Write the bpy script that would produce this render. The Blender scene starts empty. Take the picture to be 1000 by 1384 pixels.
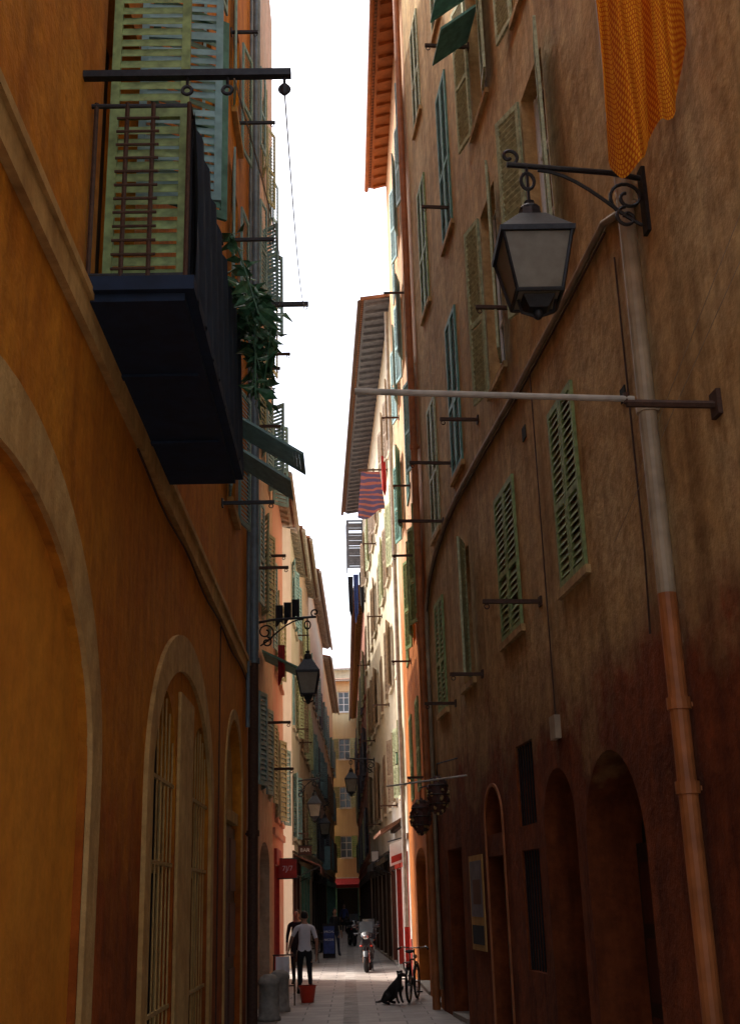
import bpy, math, random
from mathutils import Matrix, Vector
random.seed(7)
U=1.25   # survey unit -> metres
scn=bpy.context.scene
COL=scn.collection
V=Vector

# ---------------------------------------------------------------- materials
def newmat(name):
    m=bpy.data.materials.new(name); m.use_nodes=True
    nt=m.node_tree; b=nt.nodes['Principled BSDF']
    return m,nt,b
def N(nt,t,**k):
    n=nt.nodes.new(t)
    for a,v in k.items(): setattr(n,a,v)
    return n
def noise(nt,co,scale,detail=3,rough=.6,vec=(1,1,1)):
    mp=N(nt,'ShaderNodeMapping'); mp.inputs['Scale'].default_value=vec
    nt.links.new(co,mp.inputs['Vector'])
    n=N(nt,'ShaderNodeTexNoise'); n.inputs['Scale'].default_value=scale; n.inputs['Detail'].default_value=detail; n.inputs['Roughness'].default_value=rough
    nt.links.new(mp.outputs[0],n.inputs['Vector']); return n.outputs[0]
def ramp(nt,f,a,b,ca=(0,0,0,1),cb=(1,1,1,1)):
    r=N(nt,'ShaderNodeValToRGB'); r.color_ramp.elements[0].position=a; r.color_ramp.elements[1].position=b
    r.color_ramp.elements[0].color=ca; r.color_ramp.elements[1].color=cb
    nt.links.new(f,r.inputs[0]); return r.outputs[0]
def mix(nt,f,a,b,mode='MIX'):
    m=N(nt,'ShaderNodeMix',data_type='RGBA',blend_type=mode)
    for i,v in ((0,f),(6,a),(7,b)):
        if isinstance(v,(int,float)): m.inputs[i].default_value=v
        elif isinstance(v,tuple): m.inputs[i].default_value=v if len(v)==4 else (*v,1)
        else: nt.links.new(v,m.inputs[i])
    return m.outputs[2]
def plaster(name,c1,c2,low=None,zb=3.0,zw=.9,stain=.5,bump=.35,rough=.9,far=False):
    m,nt,b=newmat(name)
    co=N(nt,'ShaderNodeTexCoord').outputs['Object']
    nb=noise(nt,co,.8,4,.65)
    col=mix(nt,ramp(nt,nb,.36,.64),c1,c2)
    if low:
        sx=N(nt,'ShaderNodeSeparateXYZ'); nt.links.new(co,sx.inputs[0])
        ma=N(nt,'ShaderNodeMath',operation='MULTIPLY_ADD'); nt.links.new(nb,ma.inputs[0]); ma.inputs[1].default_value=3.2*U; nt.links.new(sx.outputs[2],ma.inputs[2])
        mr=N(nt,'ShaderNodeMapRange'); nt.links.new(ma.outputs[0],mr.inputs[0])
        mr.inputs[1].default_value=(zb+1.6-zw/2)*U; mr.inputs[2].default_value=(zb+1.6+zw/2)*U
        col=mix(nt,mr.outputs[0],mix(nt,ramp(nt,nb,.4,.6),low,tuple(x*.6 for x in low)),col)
    st=ramp(nt,noise(nt,co,1.0,3,.7,(3.2,3.2,.25)),.42,.72)
    d1=N(nt,'ShaderNodeMath',operation='MULTIPLY'); nt.links.new(st,d1.inputs[0]); d1.inputs[1].default_value=stain
    col=mix(nt,d1.outputs[0],col,mix(nt,1.0,col,(.42,.36,.32),'MULTIPLY'))
    b.inputs['Roughness'].default_value=rough
    b.inputs['Specular IOR Level'].default_value=.2
    if not far:
        nf=noise(nt,co,4.5,6,.72)
        fi=ramp(nt,nf,.34,.62,(.62,.58,.54,1),(1.1,1.1,1.1,1))
        col=mix(nt,min(1,.3+stain*.8),col,mix(nt,1.0,col,fi,'MULTIPLY'))
        bp=N(nt,'ShaderNodeBump'); bp.inputs['Strength'].default_value=bump; bp.inputs['Distance'].default_value=.06
        nt.links.new(noise(nt,co,6,4,.65),bp.inputs['Height']); nt.links.new(bp.outputs[0],b.inputs['Normal'])
    nt.links.new(col,b.inputs['Base Color'])
    return m
def simple(name,c,rough=.6,metal=0,var=.35,sc=6,spec=.4,bump=0):
    m,nt,b=newmat(name)
    co=N(nt,'ShaderNodeTexCoord').outputs['Object']
    f=ramp(nt,noise(nt,co,sc,2,.65),.3,.72)
    col=mix(nt,f,tuple(x*(1-var) for x in c),tuple(min(1,x*(1+var*.4)) for x in c))
    nt.links.new(col,b.inputs['Base Color']); b.inputs['Roughness'].default_value=rough; b.inputs['Metallic'].default_value=metal
    b.inputs['Specular IOR Level'].default_value=spec
    return m
M={}
M['ochre']=plaster('ochre_plaster',(.64,.26,.023),(.55,.185,.013),low=(.42,.10,.012),zb=2.2,stain=.45)
M['ochre_trim']=plaster('ochre_trim',(.64,.42,.16),(.54,.31,.10),stain=.45)
M['panel']=plaster('orange_panel',(.78,.31,.028),(.70,.25,.02),low=(.58,.14,.018),zb=.8,zw=.8,stain=.2,bump=.2)
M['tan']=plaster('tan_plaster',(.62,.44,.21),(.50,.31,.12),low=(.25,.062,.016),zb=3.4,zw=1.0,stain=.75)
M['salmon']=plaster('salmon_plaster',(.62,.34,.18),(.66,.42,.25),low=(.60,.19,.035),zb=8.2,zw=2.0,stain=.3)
M['cream']=plaster('cream_plaster',(.74,.67,.52),(.68,.59,.42),low=(.74,.70,.63),zb=3.5,zw=.6,stain=.3)
M['peach']=plaster('peach_plaster',(.64,.42,.28),(.60,.46,.32),stain=.4)
M['pink']=plaster('pink_plaster',(.62,.30,.22),(.60,.36,.26),stain=.3,far=True)
M['yellow']=plaster('yellow_plaster',(.74,.58,.33),(.70,.53,.29),stain=.25,far=True)
M['palecream']=plaster('pale_plaster',(.70,.62,.48),(.64,.54,.40),stain=.3,far=True)
M['rose']=plaster('rose_plaster',(.55,.26,.19),(.50,.24,.17),stain=.4,far=True)
M['redpaint']=simple('red_paint',(.42,.03,.015),.5)
M['green']=simple('green_shutter_paint',(.27,.37,.14),.6,var=.45,sc=9)
M['palegreen']=simple('weathered_green_paint',(.46,.50,.29),.65,var=.45,sc=12)
M['teal']=simple('teal_shutter_paint',(.12,.30,.24),.6,var=.4)
M['bluegreen']=simple('bluegreen_shutter_paint',(.25,.43,.44),.6,var=.3)
M['brownsh']=simple('brown_shutter_paint',(.30,.21,.13),.6)
M['greysh']=simple('grey_shutter_paint',(.14,.15,.18),.6)
M['iron']=simple('black_iron',(.025,.026,.03),.45,.3,var=.5,sc=20)
M['rust']=simple('rusty_iron',(.08,.04,.025),.7,.2,sc=25)
M['palebar']=simple('painted_pole',(.42,.38,.32),.6)
M['pipe_tan']=simple('tan_painted_pipe',(.40,.31,.20),.55,sc=4)
M['pipe_or']=simple('orange_painted_pipe',(.40,.13,.035),.55,sc=4)
M['pipe_blue']=simple('zinc_pipe',(.16,.22,.27),.5,.3,sc=4)
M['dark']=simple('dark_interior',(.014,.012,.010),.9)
M['wood']=simple('old_dark_wood',(.04,.022,.014),.6,sc=14)
M['woodred']=simple('brown_red_wood',(.09,.027,.014),.6,sc=14)
M['ochrewood']=simple('ochre_painted_wood',(.46,.30,.10),.6,sc=10)
M['stone']=simple('grey_stone',(.30,.27,.23),.85,sc=8)
M['gutter']=simple('gutter_stone',(.33,.30,.27),.7,sc=3)
M['balc']=simple('blue_black_shade_slab',(.008,.022,.055),.8,sc=5)  # blue shade and lens flare under the balcony, put into the slab's base colour
M['net']=simple('dark_balcony_cloth',(.010,.032,.07),.9,sc=6)
M['leaf']=simple('leaf_green',(.05,.15,.07),.45,sc=15,var=.6)
M['white']=simple('white_paint',(.75,.75,.72),.6,var=.1)
M['cloth_white']=simple('white_cotton',(.75,.75,.80),.9,var=.1)
M['cloth_dark']=simple('black_cloth',(.02,.02,.025),.9)
M['jeans']=simple('dark_denim',(.03,.035,.06),.9)
M['cloth_red']=simple('red_cloth',(.42,.03,.03),.9)
M['cloth_blue']=simple('blue_cloth',(.05,.08,.25),.9)
M['skin']=simple('skin',(.40,.22,.15),.55,var=.1)
M['hair']=simple('dark_hair',(.02,.014,.01),.7)
M['plastic_red']=simple('red_plastic',(.65,.05,.02),.35,var=.1)
M['rubber']=simple('rubber',(.015,.015,.015),.8)
M['chrome']=simple('chrome',(.5,.5,.5),.2,1.0)
M['bodyblk']=simple('scooter_paint',(.02,.02,.025),.25)
M['fur']=simple('black_fur',(.025,.02,.018),.9,sc=40)
def glassm():
    m,nt,b=newmat('frosted_lamp_glass'); co=N(nt,'ShaderNodeTexCoord').outputs['Object']
    nt.links.new(mix(nt,ramp(nt,noise(nt,co,7,4),.3,.7),(.26,.23,.17),(.45,.42,.34)),b.inputs[0]); b.inputs['Roughness'].default_value=.3
    t=N(nt,'ShaderNodeBsdfTranslucent'); t.inputs[0].default_value=(.42,.39,.3,1); ms=N(nt,'ShaderNodeMixShader'); ms.inputs[0].default_value=.5
    nt.links.new(b.outputs[0],ms.inputs[1]); nt.links.new(t.outputs[0],ms.inputs[2]); nt.links.new(ms.outputs[0],nt.nodes['Material Output'].inputs[0]); return m
M['lampglass']=glassm()
def winglass():
    m,nt,b=newmat('window_glass'); b.inputs['Base Color'].default_value=(.05,.06,.07,1); b.inputs['Roughness'].default_value=.08; b.inputs['Specular IOR Level'].default_value=.9; return m
M['glass']=winglass()
def tiles():
    m,nt,b=newmat('terracotta_tiles'); co=N(nt,'ShaderNodeTexCoord').outputs['Object']
    w=N(nt,'ShaderNodeTexWave'); w.inputs['Scale'].default_value=2.2; w.bands_direction='Y'; w.inputs['Distortion'].default_value=.6; nt.links.new(co,w.inputs[0])
    c=mix(nt,noise(nt,co,5,3),(.22,.09,.05),(.48,.24,.14)); c=mix(nt,1.0,c,ramp(nt,w.outputs[1],0,.6,(.4,.4,.4,1)),'MULTIPLY')
    nt.links.new(c,b.inputs[0]); b.inputs['Roughness'].default_value=.9
    return m
M['tiles']=tiles()
def towelm():
    m,nt,b=newmat('striped_yellow_towel'); co=N(nt,'ShaderNodeTexCoord').outputs['UV']
    br=N(nt,'ShaderNodeTexBrick'); br.inputs['Scale'].default_value=1; br.inputs['Brick Width'].default_value=.018; br.inputs['Row Height'].default_value=.026; br.inputs['Mortar Size'].default_value=.004
    br.inputs['Color1'].default_value=(.88,.44,.03,1); br.inputs['Color2'].default_value=(.80,.33,.02,1); br.inputs['Mortar'].default_value=(.58,.12,.01,1)
    nt.links.new(co,br.inputs[0]); nt.links.new(br.outputs[0],b.inputs[0]); b.inputs['Roughness'].default_value=.95
    b.inputs['Specular IOR Level'].default_value=.1
    t=N(nt,'ShaderNodeBsdfTranslucent'); nt.links.new(br.outputs[0],t.inputs[0]); ms=N(nt,'ShaderNodeMixShader'); ms.inputs[0].default_value=.4
    nt.links.new(b.outputs[0],ms.inputs[1]); nt.links.new(t.outputs[0],ms.inputs[2]); nt.links.new(ms.outputs[0],nt.nodes['Material Output'].inputs[0])
    return m
M['towel']=towelm()
def patm():
    m,nt,b=newmat('patterned_purple_fabric'); co=N(nt,'ShaderNodeTexCoord').outputs['Object']
    w=N(nt,'ShaderNodeTexWave'); w.bands_direction='Z'; w.inputs['Scale'].default_value=1.6; w.inputs['Distortion'].default_value=5; w.inputs['Detail'].default_value=2; nt.links.new(co,w.inputs[0])
    nt.links.new(ramp(nt,w.outputs[1],.55,.75,(.09,.07,.16,1),(.35,.12,.10,1)),b.inputs[0]); b.inputs['Roughness'].default_value=.9; return m
M['pattern']=patm()
def paving():
    m,nt,b=newmat('stone_paving'); co=N(nt,'ShaderNodeTexCoord').outputs['Object']
    br=N(nt,'ShaderNodeTexBrick'); br.inputs['Scale'].default_value=1; br.inputs['Brick Width'].default_value=.9; br.inputs['Row Height'].default_value=.55; br.inputs['Mortar Size'].default_value=.014
    br.inputs['Color1'].default_value=(.42,.38,.35,1); br.inputs['Color2'].default_value=(.30,.27,.25,1); br.inputs['Mortar'].default_value=(.10,.09,.08,1)
    nt.links.new(co,br.inputs[0])
    c=mix(nt,1.0,br.outputs[0],ramp(nt,noise(nt,co,1.5,5,.7),.3,.7,(.6,.57,.54,1),(1.1,1.08,1.05,1)),'MULTIPLY')
    nt.links.new(c,b.inputs[0]); b.inputs['Roughness'].default_value=.5
    return m
M['paving']=paving()
M['earth']=simple('packed_ground',(.30,.26,.22),.95)

# ---------------------------------------------------------------- mesh builder
class MB:
    def __init__(s): s.v=[]; s.f=[]; s.m=[]; s.mats=[]; s.uv=None
    def mi(s,k):
        mm=M[k]
        if mm not in s.mats: s.mats.append(mm)
        return s.mats.index(mm)
    def poly(s,pts,k):
        i=len(s.v); s.v+= [tuple(p) for p in pts]; s.f.append(tuple(range(i,i+len(pts)))); s.m.append(s.mi(k))
    def para(s,o,X,Y,Z,k):
        o,X,Y,Z=V(o),V(X),V(Y),V(Z); i=len(s.v)
        s.v+=[tuple(p) for p in (o,o+X,o+X+Y,o+Y,o+Z,o+X+Z,o+X+Y+Z,o+Y+Z)]
        q=s.mi(k)
        for f in ((0,3,2,1),(4,5,6,7),(0,1,5,4),(1,2,6,5),(2,3,7,6),(3,0,4,7)):
            s.f.append(tuple(i+a for a in f)); s.m.append(q)
    def box(s,a,b,k): s.para(a,(b[0]-a[0],0,0),(0,b[1]-a[1],0),(0,0,b[2]-a[2]),k)
    def tube(s,pts,r,k,n=8,cap=True):
        pts=[V(p) for p in pts]; rs=r if isinstance(r,(list,tuple)) else [r]*len(pts)
        i0=len(s.v); q=s.mi(k); prev=None
        for j,p in enumerate(pts):
            t=(pts[min(j+1,len(pts)-1)]-pts[max(j-1,0)])
            if t.length<1e-9: t=V((0,0,1))
            t.normalize()
            if prev is None:
                a=t.cross(V((0,0,1)))
                if a.length<.05: a=t.cross(V((1,0,0)))
            else: a=prev-t*prev.dot(t)
            a.normalize(); prev=a; b=t.cross(a)
            for h in range(n):
                an=2*math.pi*h/n; s.v.append(tuple(p+(a*math.cos(an)+b*math.sin(an))*rs[j]))
        for j in range(len(pts)-1):
            for h in range(n):
                h2=(h+1)%n; s.f.append((i0+j*n+h,i0+j*n+h2,i0+(j+1)*n+h2,i0+(j+1)*n+h)); s.m.append(q)
        if cap:
            s.f.append(tuple(i0+h for h in range(n))[::-1]); s.m.append(q)
            s.f.append(tuple(i0+(len(pts)-1)*n+h for h in range(n))); s.m.append(q)
    def ring(s,c,ax,R,r,k,n=28,m=8):
        c=V(c); ax=V(ax).normalized(); a=ax.orthogonal().normalized(); b=ax.cross(a); i0=len(s.v); q=s.mi(k)
        for i in range(n):
            an=2*math.pi*i/n; d=a*math.cos(an)+b*math.sin(an)
            for j in range(m):
                bn=2*math.pi*j/m; s.v.append(tuple(c+d*(R+r*math.cos(bn))+ax*r*math.sin(bn)))
        for i in range(n):
            for j in range(m):
                s.f.append((i0+i*m+j,i0+((i+1)%n)*m+j,i0+((i+1)%n)*m+(j+1)%m,i0+i*m+(j+1)%m)); s.m.append(q)
    def ell(s,c,r,k,n=14,m=9,R=None):
        c=V(c); i0=len(s.v); q=s.mi(k); R=R or Matrix.Identity(3)
        for i in range(m+1):
            ph=math.pi*i/m
            for j in range(n):
                th=2*math.pi*j/n; s.v.append(tuple(c+R@V((r[0]*math.sin(ph)*math.cos(th),r[1]*math.sin(ph)*math.sin(th),r[2]*math.cos(ph)))))
        for i in range(m):
            for j in range(n):
                s.f.append((i0+i*n+j,i0+i*n+(j+1)%n,i0+(i+1)*n+(j+1)%n,i0+(i+1)*n+j)); s.m.append(q)
    def frustum(s,c0,w0,c1,w1,k,n=4,rot=math.pi/4):
        i0=len(s.v); q=s.mi(k)
        for c,w in ((c0,w0),(c1,w1)):
            for h in range(n):
                an=rot+2*math.pi*h/n; s.v.append((c[0]+w*math.cos(an),c[1]+w*math.sin(an),c[2]))
        for h in range(n): s.f.append((i0+h,i0+(h+1)%n,i0+n+(h+1)%n,i0+n+h)); s.m.append(q)
        s.f.append(tuple(i0+h for h in range(n))[::-1]); s.m.append(q); s.f.append(tuple(i0+n+h for h in range(n))); s.m.append(q)
    def build(s,name,parent=None,smooth=False,scale=U):
        me=bpy.data.meshes.new(name); me.from_pydata([(a*scale,b*scale,c*scale) for a,b,c in s.v],[],s.f)
        for mm in s.mats: me.materials.append(mm)
        me.polygons.foreach_set('material_index',s.m)
        if smooth: me.polygons.foreach_set('use_smooth',[True]*len(s.f))
        me.update(); ob=bpy.data.objects.new(name,me); COL.objects.link(ob)
        if parent: ob.parent=parent
        return ob
def empty(name):
    e=bpy.data.objects.new(name,None); COL.objects.link(e); return e

class Fr:
    """facade frame: s along wall, o outwards to the street, z up"""
    def __init__(f,ox,oy,deg,side,s0=0):
        t=math.radians(deg); f.o=V((ox,oy,0)); f.s0=s0
        if side=='R': f.d=V((-math.sin(t),math.cos(t),0)); f.n=V((-math.cos(t),-math.sin(t),0))
        elif side=='L': f.d=V((math.sin(t),math.cos(t),0)); f.n=V((math.cos(t),-math.sin(t),0))
        else: f.d=V((1,0,0)); f.n=V((0,-1,0))
    def p(f,s,o,z): return f.o+f.d*(s-f.s0)+f.n*o+V((0,0,z))
    def box(f,mb,s0,s1,o0,o1,z0,z1,k): mb.para(f.p(s0,o0,z0),f.d*(s1-s0),f.n*(o1-o0),(0,0,z1-z0),k)

def facade(mb,fr,s0,s1,z0,z1,ops,k,depth=.22,back='dark'):
    S=sorted(set([s0,s1]+[x for o in ops for x in (o[0],o[1]) if s0<x<s1])); Z=sorted(set([z0,z1]+[x for o in ops for x in (o[2],o[3]) if z0<x<z1]))
    for a,b in zip(S,S[1:]):
        run=None
        for c,d in zip(Z,Z[1:]):
            ms,mz=(a+b)/2,(c+d)/2
            inside=any(o[0]<ms<o[1] and o[2]<mz<o[3] for o in ops)
            if inside:
                if run is not None: mb.poly([fr.p(a,0,run),fr.p(b,0,run),fr.p(b,0,c),fr.p(a,0,c)],k); run=None
            elif run is None: run=c
        if run is not None: mb.poly([fr.p(a,0,run),fr.p(b,0,run),fr.p(b,0,z1),fr.p(a,0,z1)],k)
    for o in ops:
        a,b,c,d=o[:4]; rise=o[4] if len(o)>4 and o[4] else 0; bk=o[5] if len(o)>5 and o[5] else back; dp=o[6] if len(o)>6 else depth
        zs=d-rise
        P=lambda s,oo,z: fr.p(s,oo,z)
        mb.poly([P(a,0,c),P(a,-dp,c),P(a,-dp,zs),P(a,0,zs)],k); mb.poly([P(b,0,c),P(b,-dp,c),P(b,-dp,zs),P(b,0,zs)],k)
        if c>0: mb.poly([P(a,0,c),P(b,0,c),P(b,-dp,c),P(a,-dp,c)],k)
        else: mb.para(P(a,-dp,0.002),fr.d*(b-a),fr.n*(dp+.03),(0,0,.06),'stone')
        if rise:
            n=18; mid=(a+b)/2; hw=(b-a)/2
            cv=[(mid+hw*math.cos(math.pi*(1-i/n)),zs+rise*math.sin(math.pi*i/n)) for i in range(n+1)]
            for (p,q),(r,t) in zip(cv,cv[1:]):
                mb.poly([P(p,0,q),P(r,0,t),P(r,0,d),P(p,0,d)],k)
                mb.poly([P(p,0,q),P(r,0,t),P(r,-dp,t),P(p,-dp,q)],k)
            mb.poly([P(a,-dp,c),P(b,-dp,c)]+[P(x,-dp,y) for x,y in cv[::-1]],bk)
        else:
            mb.poly([P(a,0,d),P(b,0,d),P(b,-dp,d),P(a,-dp,d)],k)
            mb.poly([P(a,-dp,c),P(b,-dp,c),P(b,-dp,d),P(a,-dp,d)],bk)
def body(mb,fr,s0,s1,h,k,deep=7,roof='tiles'):
    P=fr.p
    mb.poly([P(s0,0,0),P(s0,-deep,0),P(s0,-deep,h),P(s0,0,h)],k); mb.poly([P(s1,0,0),P(s1,-deep,0),P(s1,-deep,h),P(s1,0,h)],k)
    mb.poly([P(s0,-deep,0),P(s1,-deep,0),P(s1,-deep,h),P(s0,-deep,h)],k)
    mb.poly([P(s0,0,h),P(s1,0,h),P(s1,-deep,h+.8),P(s0,-deep,h+.8)],roof)
def shutter(mb,o,W,h,k,t=.03,sp=.06,mid=True):
    """o: bottom hinge corner, W: width vector"""
    o=V(o); W=V(W); w=W.length; X=W.normalized(); Nn=X.cross(V((0,0,1))).normalized()*t
    st=.055
    mb.para(o,X*st,Nn,(0,0,h),k); mb.para(o+X*(w-st),X*st,Nn,(0,0,h),k)
    rails=[0,h-.07]+([h*.42] if mid else [])
    for z in rails: mb.para(o+X*st+V((0,0,z)),X*(w-2*st),Nn,(0,0,.07),k)
    z=.08
    while z<h-.07-sp*.5:
        if not any(-.02<z+sp*.6-r<.075 for r in rails[2:]) and random.random()>.012:
            j=random.uniform(-.004,.004)
            mb.para(o+X*st+Nn*.06+V((0,0,z+sp*.9+j)),X*(w-2*st),Nn*.86+V((0,0,-sp*.82)),(0,0,.009),k)
        z+=sp
def closed_pair(mb,fr,a,b,c,d,k,sp=.06,o=.02):
    m=(a+b)/2
    shutter(mb,fr.p(m-.006,o,c),-fr.d*(m-a-.006),d-c,k,sp=sp) if fr.n.x<0 else shutter(mb,fr.p(a,o,c),fr.d*(m-a-.006),d-c,k,sp=sp)
    shutter(mb,fr.p(b,o,c),-fr.d*(b-m-.006),d-c,k,sp=sp) if fr.n.x<0 else shutter(mb,fr.p(m+.006,o,c),fr.d*(b-m-.006),d-c,k,sp=sp)
def open_pair(mb,fr,a,b,c,d,k,ang=12,sp=.06,which=(1,1)):
    w=(b-a)/2; t=math.radians(ang)
    if which[0]: shutter(mb,fr.p(a,.045,c),(-fr.d*math.cos(t)+fr.n*math.sin(t))*w,d-c,k,sp=sp)
    t=math.radians(ang+random.uniform(-4,8))
    if which[1]: shutter(mb,fr.p(b,.045,c),(fr.d*math.cos(t)+fr.n*math.sin(t))*w,d-c,k,sp=sp)
def window(mb,fr,a,b,c,d,o=-.14):
    fr.box(mb,a,b,o-.02,o,c,d,'glass')
    for x in (a,(a+b)/2-.02,b-.05): fr.box(mb,x,x+.05,o+.002,o+.04,c,d,'white')
    for z in (c,c+(d-c)*.35,c+(d-c)*.68,d-.05): fr.box(mb,a+.051,b-.051,o+.004,o+.03,z,z+.04,'white')
def eave(mb,fr,s0,s1,h,ov,k='ochrewood',th=.1,slope=.12):
    P=fr.p
    mb.para(P(s0,-.3,h+.02),fr.d*(s1-s0),fr.n*(ov+.3)+V((0,0,-slope)),(0,0,.05),k)
    mb.para(P(s0-.05,-.3,h+.09),fr.d*(s1-s0+.1),fr.n*(ov+.4)+V((0,0,-slope-.03)),(0,0,.07),'tiles')
    s=s0+.1
    while s<s1-.1:
        mb.para(P(s,0,h-.08),fr.d*.08,fr.n*(ov-.06)+V((0,0,-slope*.8)),(0,0,.09),k); s+=.42
    mb.tube([P(s0,ov+.12,h-slope+.02),P(s1,ov+.12,h-slope-.03)],.055,{'greysh':'rust','pipe_or':'pipe_or'}.get(k,'palebar'))

# ---------------------------------------------------------------- ground
g=MB(); g.poly([(-160,-160,-.006),(160,-160,-.006),(160,240,-.006),(-160,240,-.006)],'earth'); g.build('ground')
g=MB(); g.poly([(-9,-12,0),(9,-12,0),(9,95,0),(-9,95,0)],'paving'); g.build('street_paving')
g=MB()
for i in range(60):
    y=-2+i*1.4; x=-.12-.002*i
    g.box((x,y,-.01),(x+.22,y+1.38,.006),'gutter')
g.build('gutter_stones')

# ---------------------------------------------------------------- LEFT near building
FL=Fr(-1.5,0,0,'L')
e=empty('ochre_townhouse')
mb=MB()
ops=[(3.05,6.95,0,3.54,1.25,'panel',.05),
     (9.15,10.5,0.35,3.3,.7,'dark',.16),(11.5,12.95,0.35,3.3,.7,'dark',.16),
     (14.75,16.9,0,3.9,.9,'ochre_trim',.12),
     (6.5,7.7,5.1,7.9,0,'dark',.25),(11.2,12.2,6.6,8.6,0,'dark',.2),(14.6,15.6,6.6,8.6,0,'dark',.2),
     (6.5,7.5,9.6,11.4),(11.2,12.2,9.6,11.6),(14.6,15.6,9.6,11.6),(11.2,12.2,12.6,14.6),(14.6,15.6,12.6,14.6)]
facade(mb,FL,0,17.85,0,19,ops,'ochre'); body(mb,FL,0,17.85,19,'ochre')
mb.build('walls',e)
mb=MB()
def arch_trim(mb,fr,c,hw,ztop,rise,w,proud,k,z0=0,n=28,up=None):
    up=up or w
    zs=ztop-rise
    ins=[(c-hw,z0)]+[(c+hw*math.cos(math.pi*(1-i/n)),zs+rise*math.sin(math.pi*i/n)) for i in range(n+1)]+[(c+hw,z0)]
    hw2=hw+w; r2=rise+up
    out=[(c-hw2,z0)]+[(c+hw2*math.cos(math.pi*(1-i/n)),zs+r2*math.sin(math.pi*i/n)) for i in range(n+1)]+[(c+hw2,z0)]
    for i in range(len(ins)-1):
        a,b,c2,d=ins[i],ins[i+1],out[i+1],out[i]
        P=lambda q,o: fr.p(q[0],o,q[1])
        mb.poly([P(a,proud),P(b,proud),P(c2,proud),P(d,proud)],k); mb.poly([P(a,proud),P(b,proud),P(b,-.003),P(a,-.003)],k); mb.poly([P(d,proud),P(c2,proud),P(c2,-.003),P(d,-.003)],k)
arch_trim(mb,FL,5.0,1.95,3.54,1.25,.27,.03,'ochre_trim',up=.36)
arch_trim(mb,FL,11.05,1.95,3.62,1.15,.25,.035,'ochre_trim',up=.33)
arch_trim(mb,FL,15.82,1.09,3.9,.9,.13,.02,'ochre_trim')
FL.box(mb,0,17.84,.002,.05,4.78,5.02,'ochre_trim'); FL.box(mb,0,17.84,.0505,.075,4.96,5.021,'ochre_trim')
FL.box(mb,10.55,11.45,.002,.03,.35,3.4,'ochre_trim')
FL.box(mb,9.1,13.0,.002,.10,.22,.349,'ochre_trim')
mb.build('stone_trim',e)
mb=MB()
for a,b in ((9.15,10.5),(11.5,12.95)):
    x=a+.06
    while x<b-.03:
        t=(x-(a+b)/2)/((b-a)/2); top=2.6+.7*math.sqrt(max(0,1-t*t))
        mb.tube([FL.p(x,-.02,.36),FL.p(x,-.02,top-.02)],.0085,'ochre_trim',6); x+=.2
    for z in (.8,1.9,2.55): FL.box(mb,a,b,-.035,-.010,z,z+.03,'ochrewood')
    FL.box(mb,a,b,-.13,-.10,1.85,1.95,'ochrewood'); FL.box(mb,a,a+.1,-.13,-.10,.36,2.6,'ochrewood'); FL.box(mb,b-.1,b,-.13,-.10,.36,2.6,'ochrewood')
mb.build('window_grilles',e)
mb=MB(); FL.box(mb,14.9,16.75,-.11,-.07,.065,2.55,'wood'); FL.box(mb,14.9,16.75,-.10,-.03,2.6,2.75,'ochre_trim')
for i in range(2):
    for j in range(3): FL.box(mb,15.02+i*.92,15.72+i*.92,-.07,-.045,.15+j*.8,.8+j*.8,'woodred')
mb.build('door',e)
mb=MB()
for a,c,d in ((11.2,6.6,8.6),(14.6,6.6,8.6),(11.2,9.6,11.6),(14.6,9.6,11.6),(11.2,12.6,14.6),(14.6,12.6,14.6)):
    open_pair(mb,FL,a,a+1,c,d,'bluegreen',ang=8)
    FL.box(mb,a-.08,a+1.08,.002,.08,c-.1,c,'ochre_trim')
shutter(mb,FL.p(6.42,.07,5.12),V((.50,.0,0)),2.95,'green',sp=.085,t=.035)
shutter(mb,FL.p(7.6,.02,6.55),V((.62,.06,0)),3.4,'bluegreen',sp=.08)
shutter(mb,FL.p(7.9,.05,6.75),V((.56,.35,0)),1.9,'teal',sp=.08)
def flap(mb,fr,s0,s1,z,out,drop,k,o0=.03):
    X=fr.d*(s1-s0); Y=fr.n*out+V((0,0,-drop))
    P=fr.p(s0,o0,z); mb.para(P,X,Y*.07,(0,0,.04),k); mb.para(P+Y*.93,X,Y*.07,(0,0,.04),k)
    mb.para(P+Y*.07,X*.07,Y*.86,(0,0,.04),k); mb.para(P+Y*.07+X*.93,X*.07,Y*.86,(0,0,.04),k)
    m=int(Y.length*.86/.05)
    for i in range(m): mb.para(P+Y*(.07+.86*i/m)+X*.07,X*.86,Y*(.80/m)+V((0,0,.015)),(0,0,.008),k)
flap(mb,FL,15.0,15.8,7.95,.95,.62,'bluegreen'); flap(mb,FL,14.4,15.2,7.3,.8,.55,'bluegreen')
mb.build('shutters',e)
mb=MB()
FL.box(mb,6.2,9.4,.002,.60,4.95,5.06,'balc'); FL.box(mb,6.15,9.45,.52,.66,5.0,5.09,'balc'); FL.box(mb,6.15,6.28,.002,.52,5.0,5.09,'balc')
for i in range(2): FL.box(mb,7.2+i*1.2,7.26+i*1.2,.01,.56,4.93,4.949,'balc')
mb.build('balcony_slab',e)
mb=MB()
for z in (5.12,6.3): 
    mb.tube([FL.p(6.2,0,z),FL.p(6.2,.6,z),FL.p(9.4,.6,z),FL.p(9.4,0,z)],.016,'iron')
for i in range(27): s=6.2+i*3.2/26; mb.tube([FL.p(s,.6,5.05),FL.p(s,.6,6.32)],.012,'iron',6)
for s in (.03,.22,.38,.6): mb.tube([FL.p(6.2,s,5.05),FL.p(6.2,s,6.32)],.015,'rust',6)
for i in range(12): z=5.16+i*.095; mb.tube([FL.p(6.19,.16,z),FL.p(6.19,.42,z)],.009,'rust',6)
mb.build('balcony_railing',e)
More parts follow.
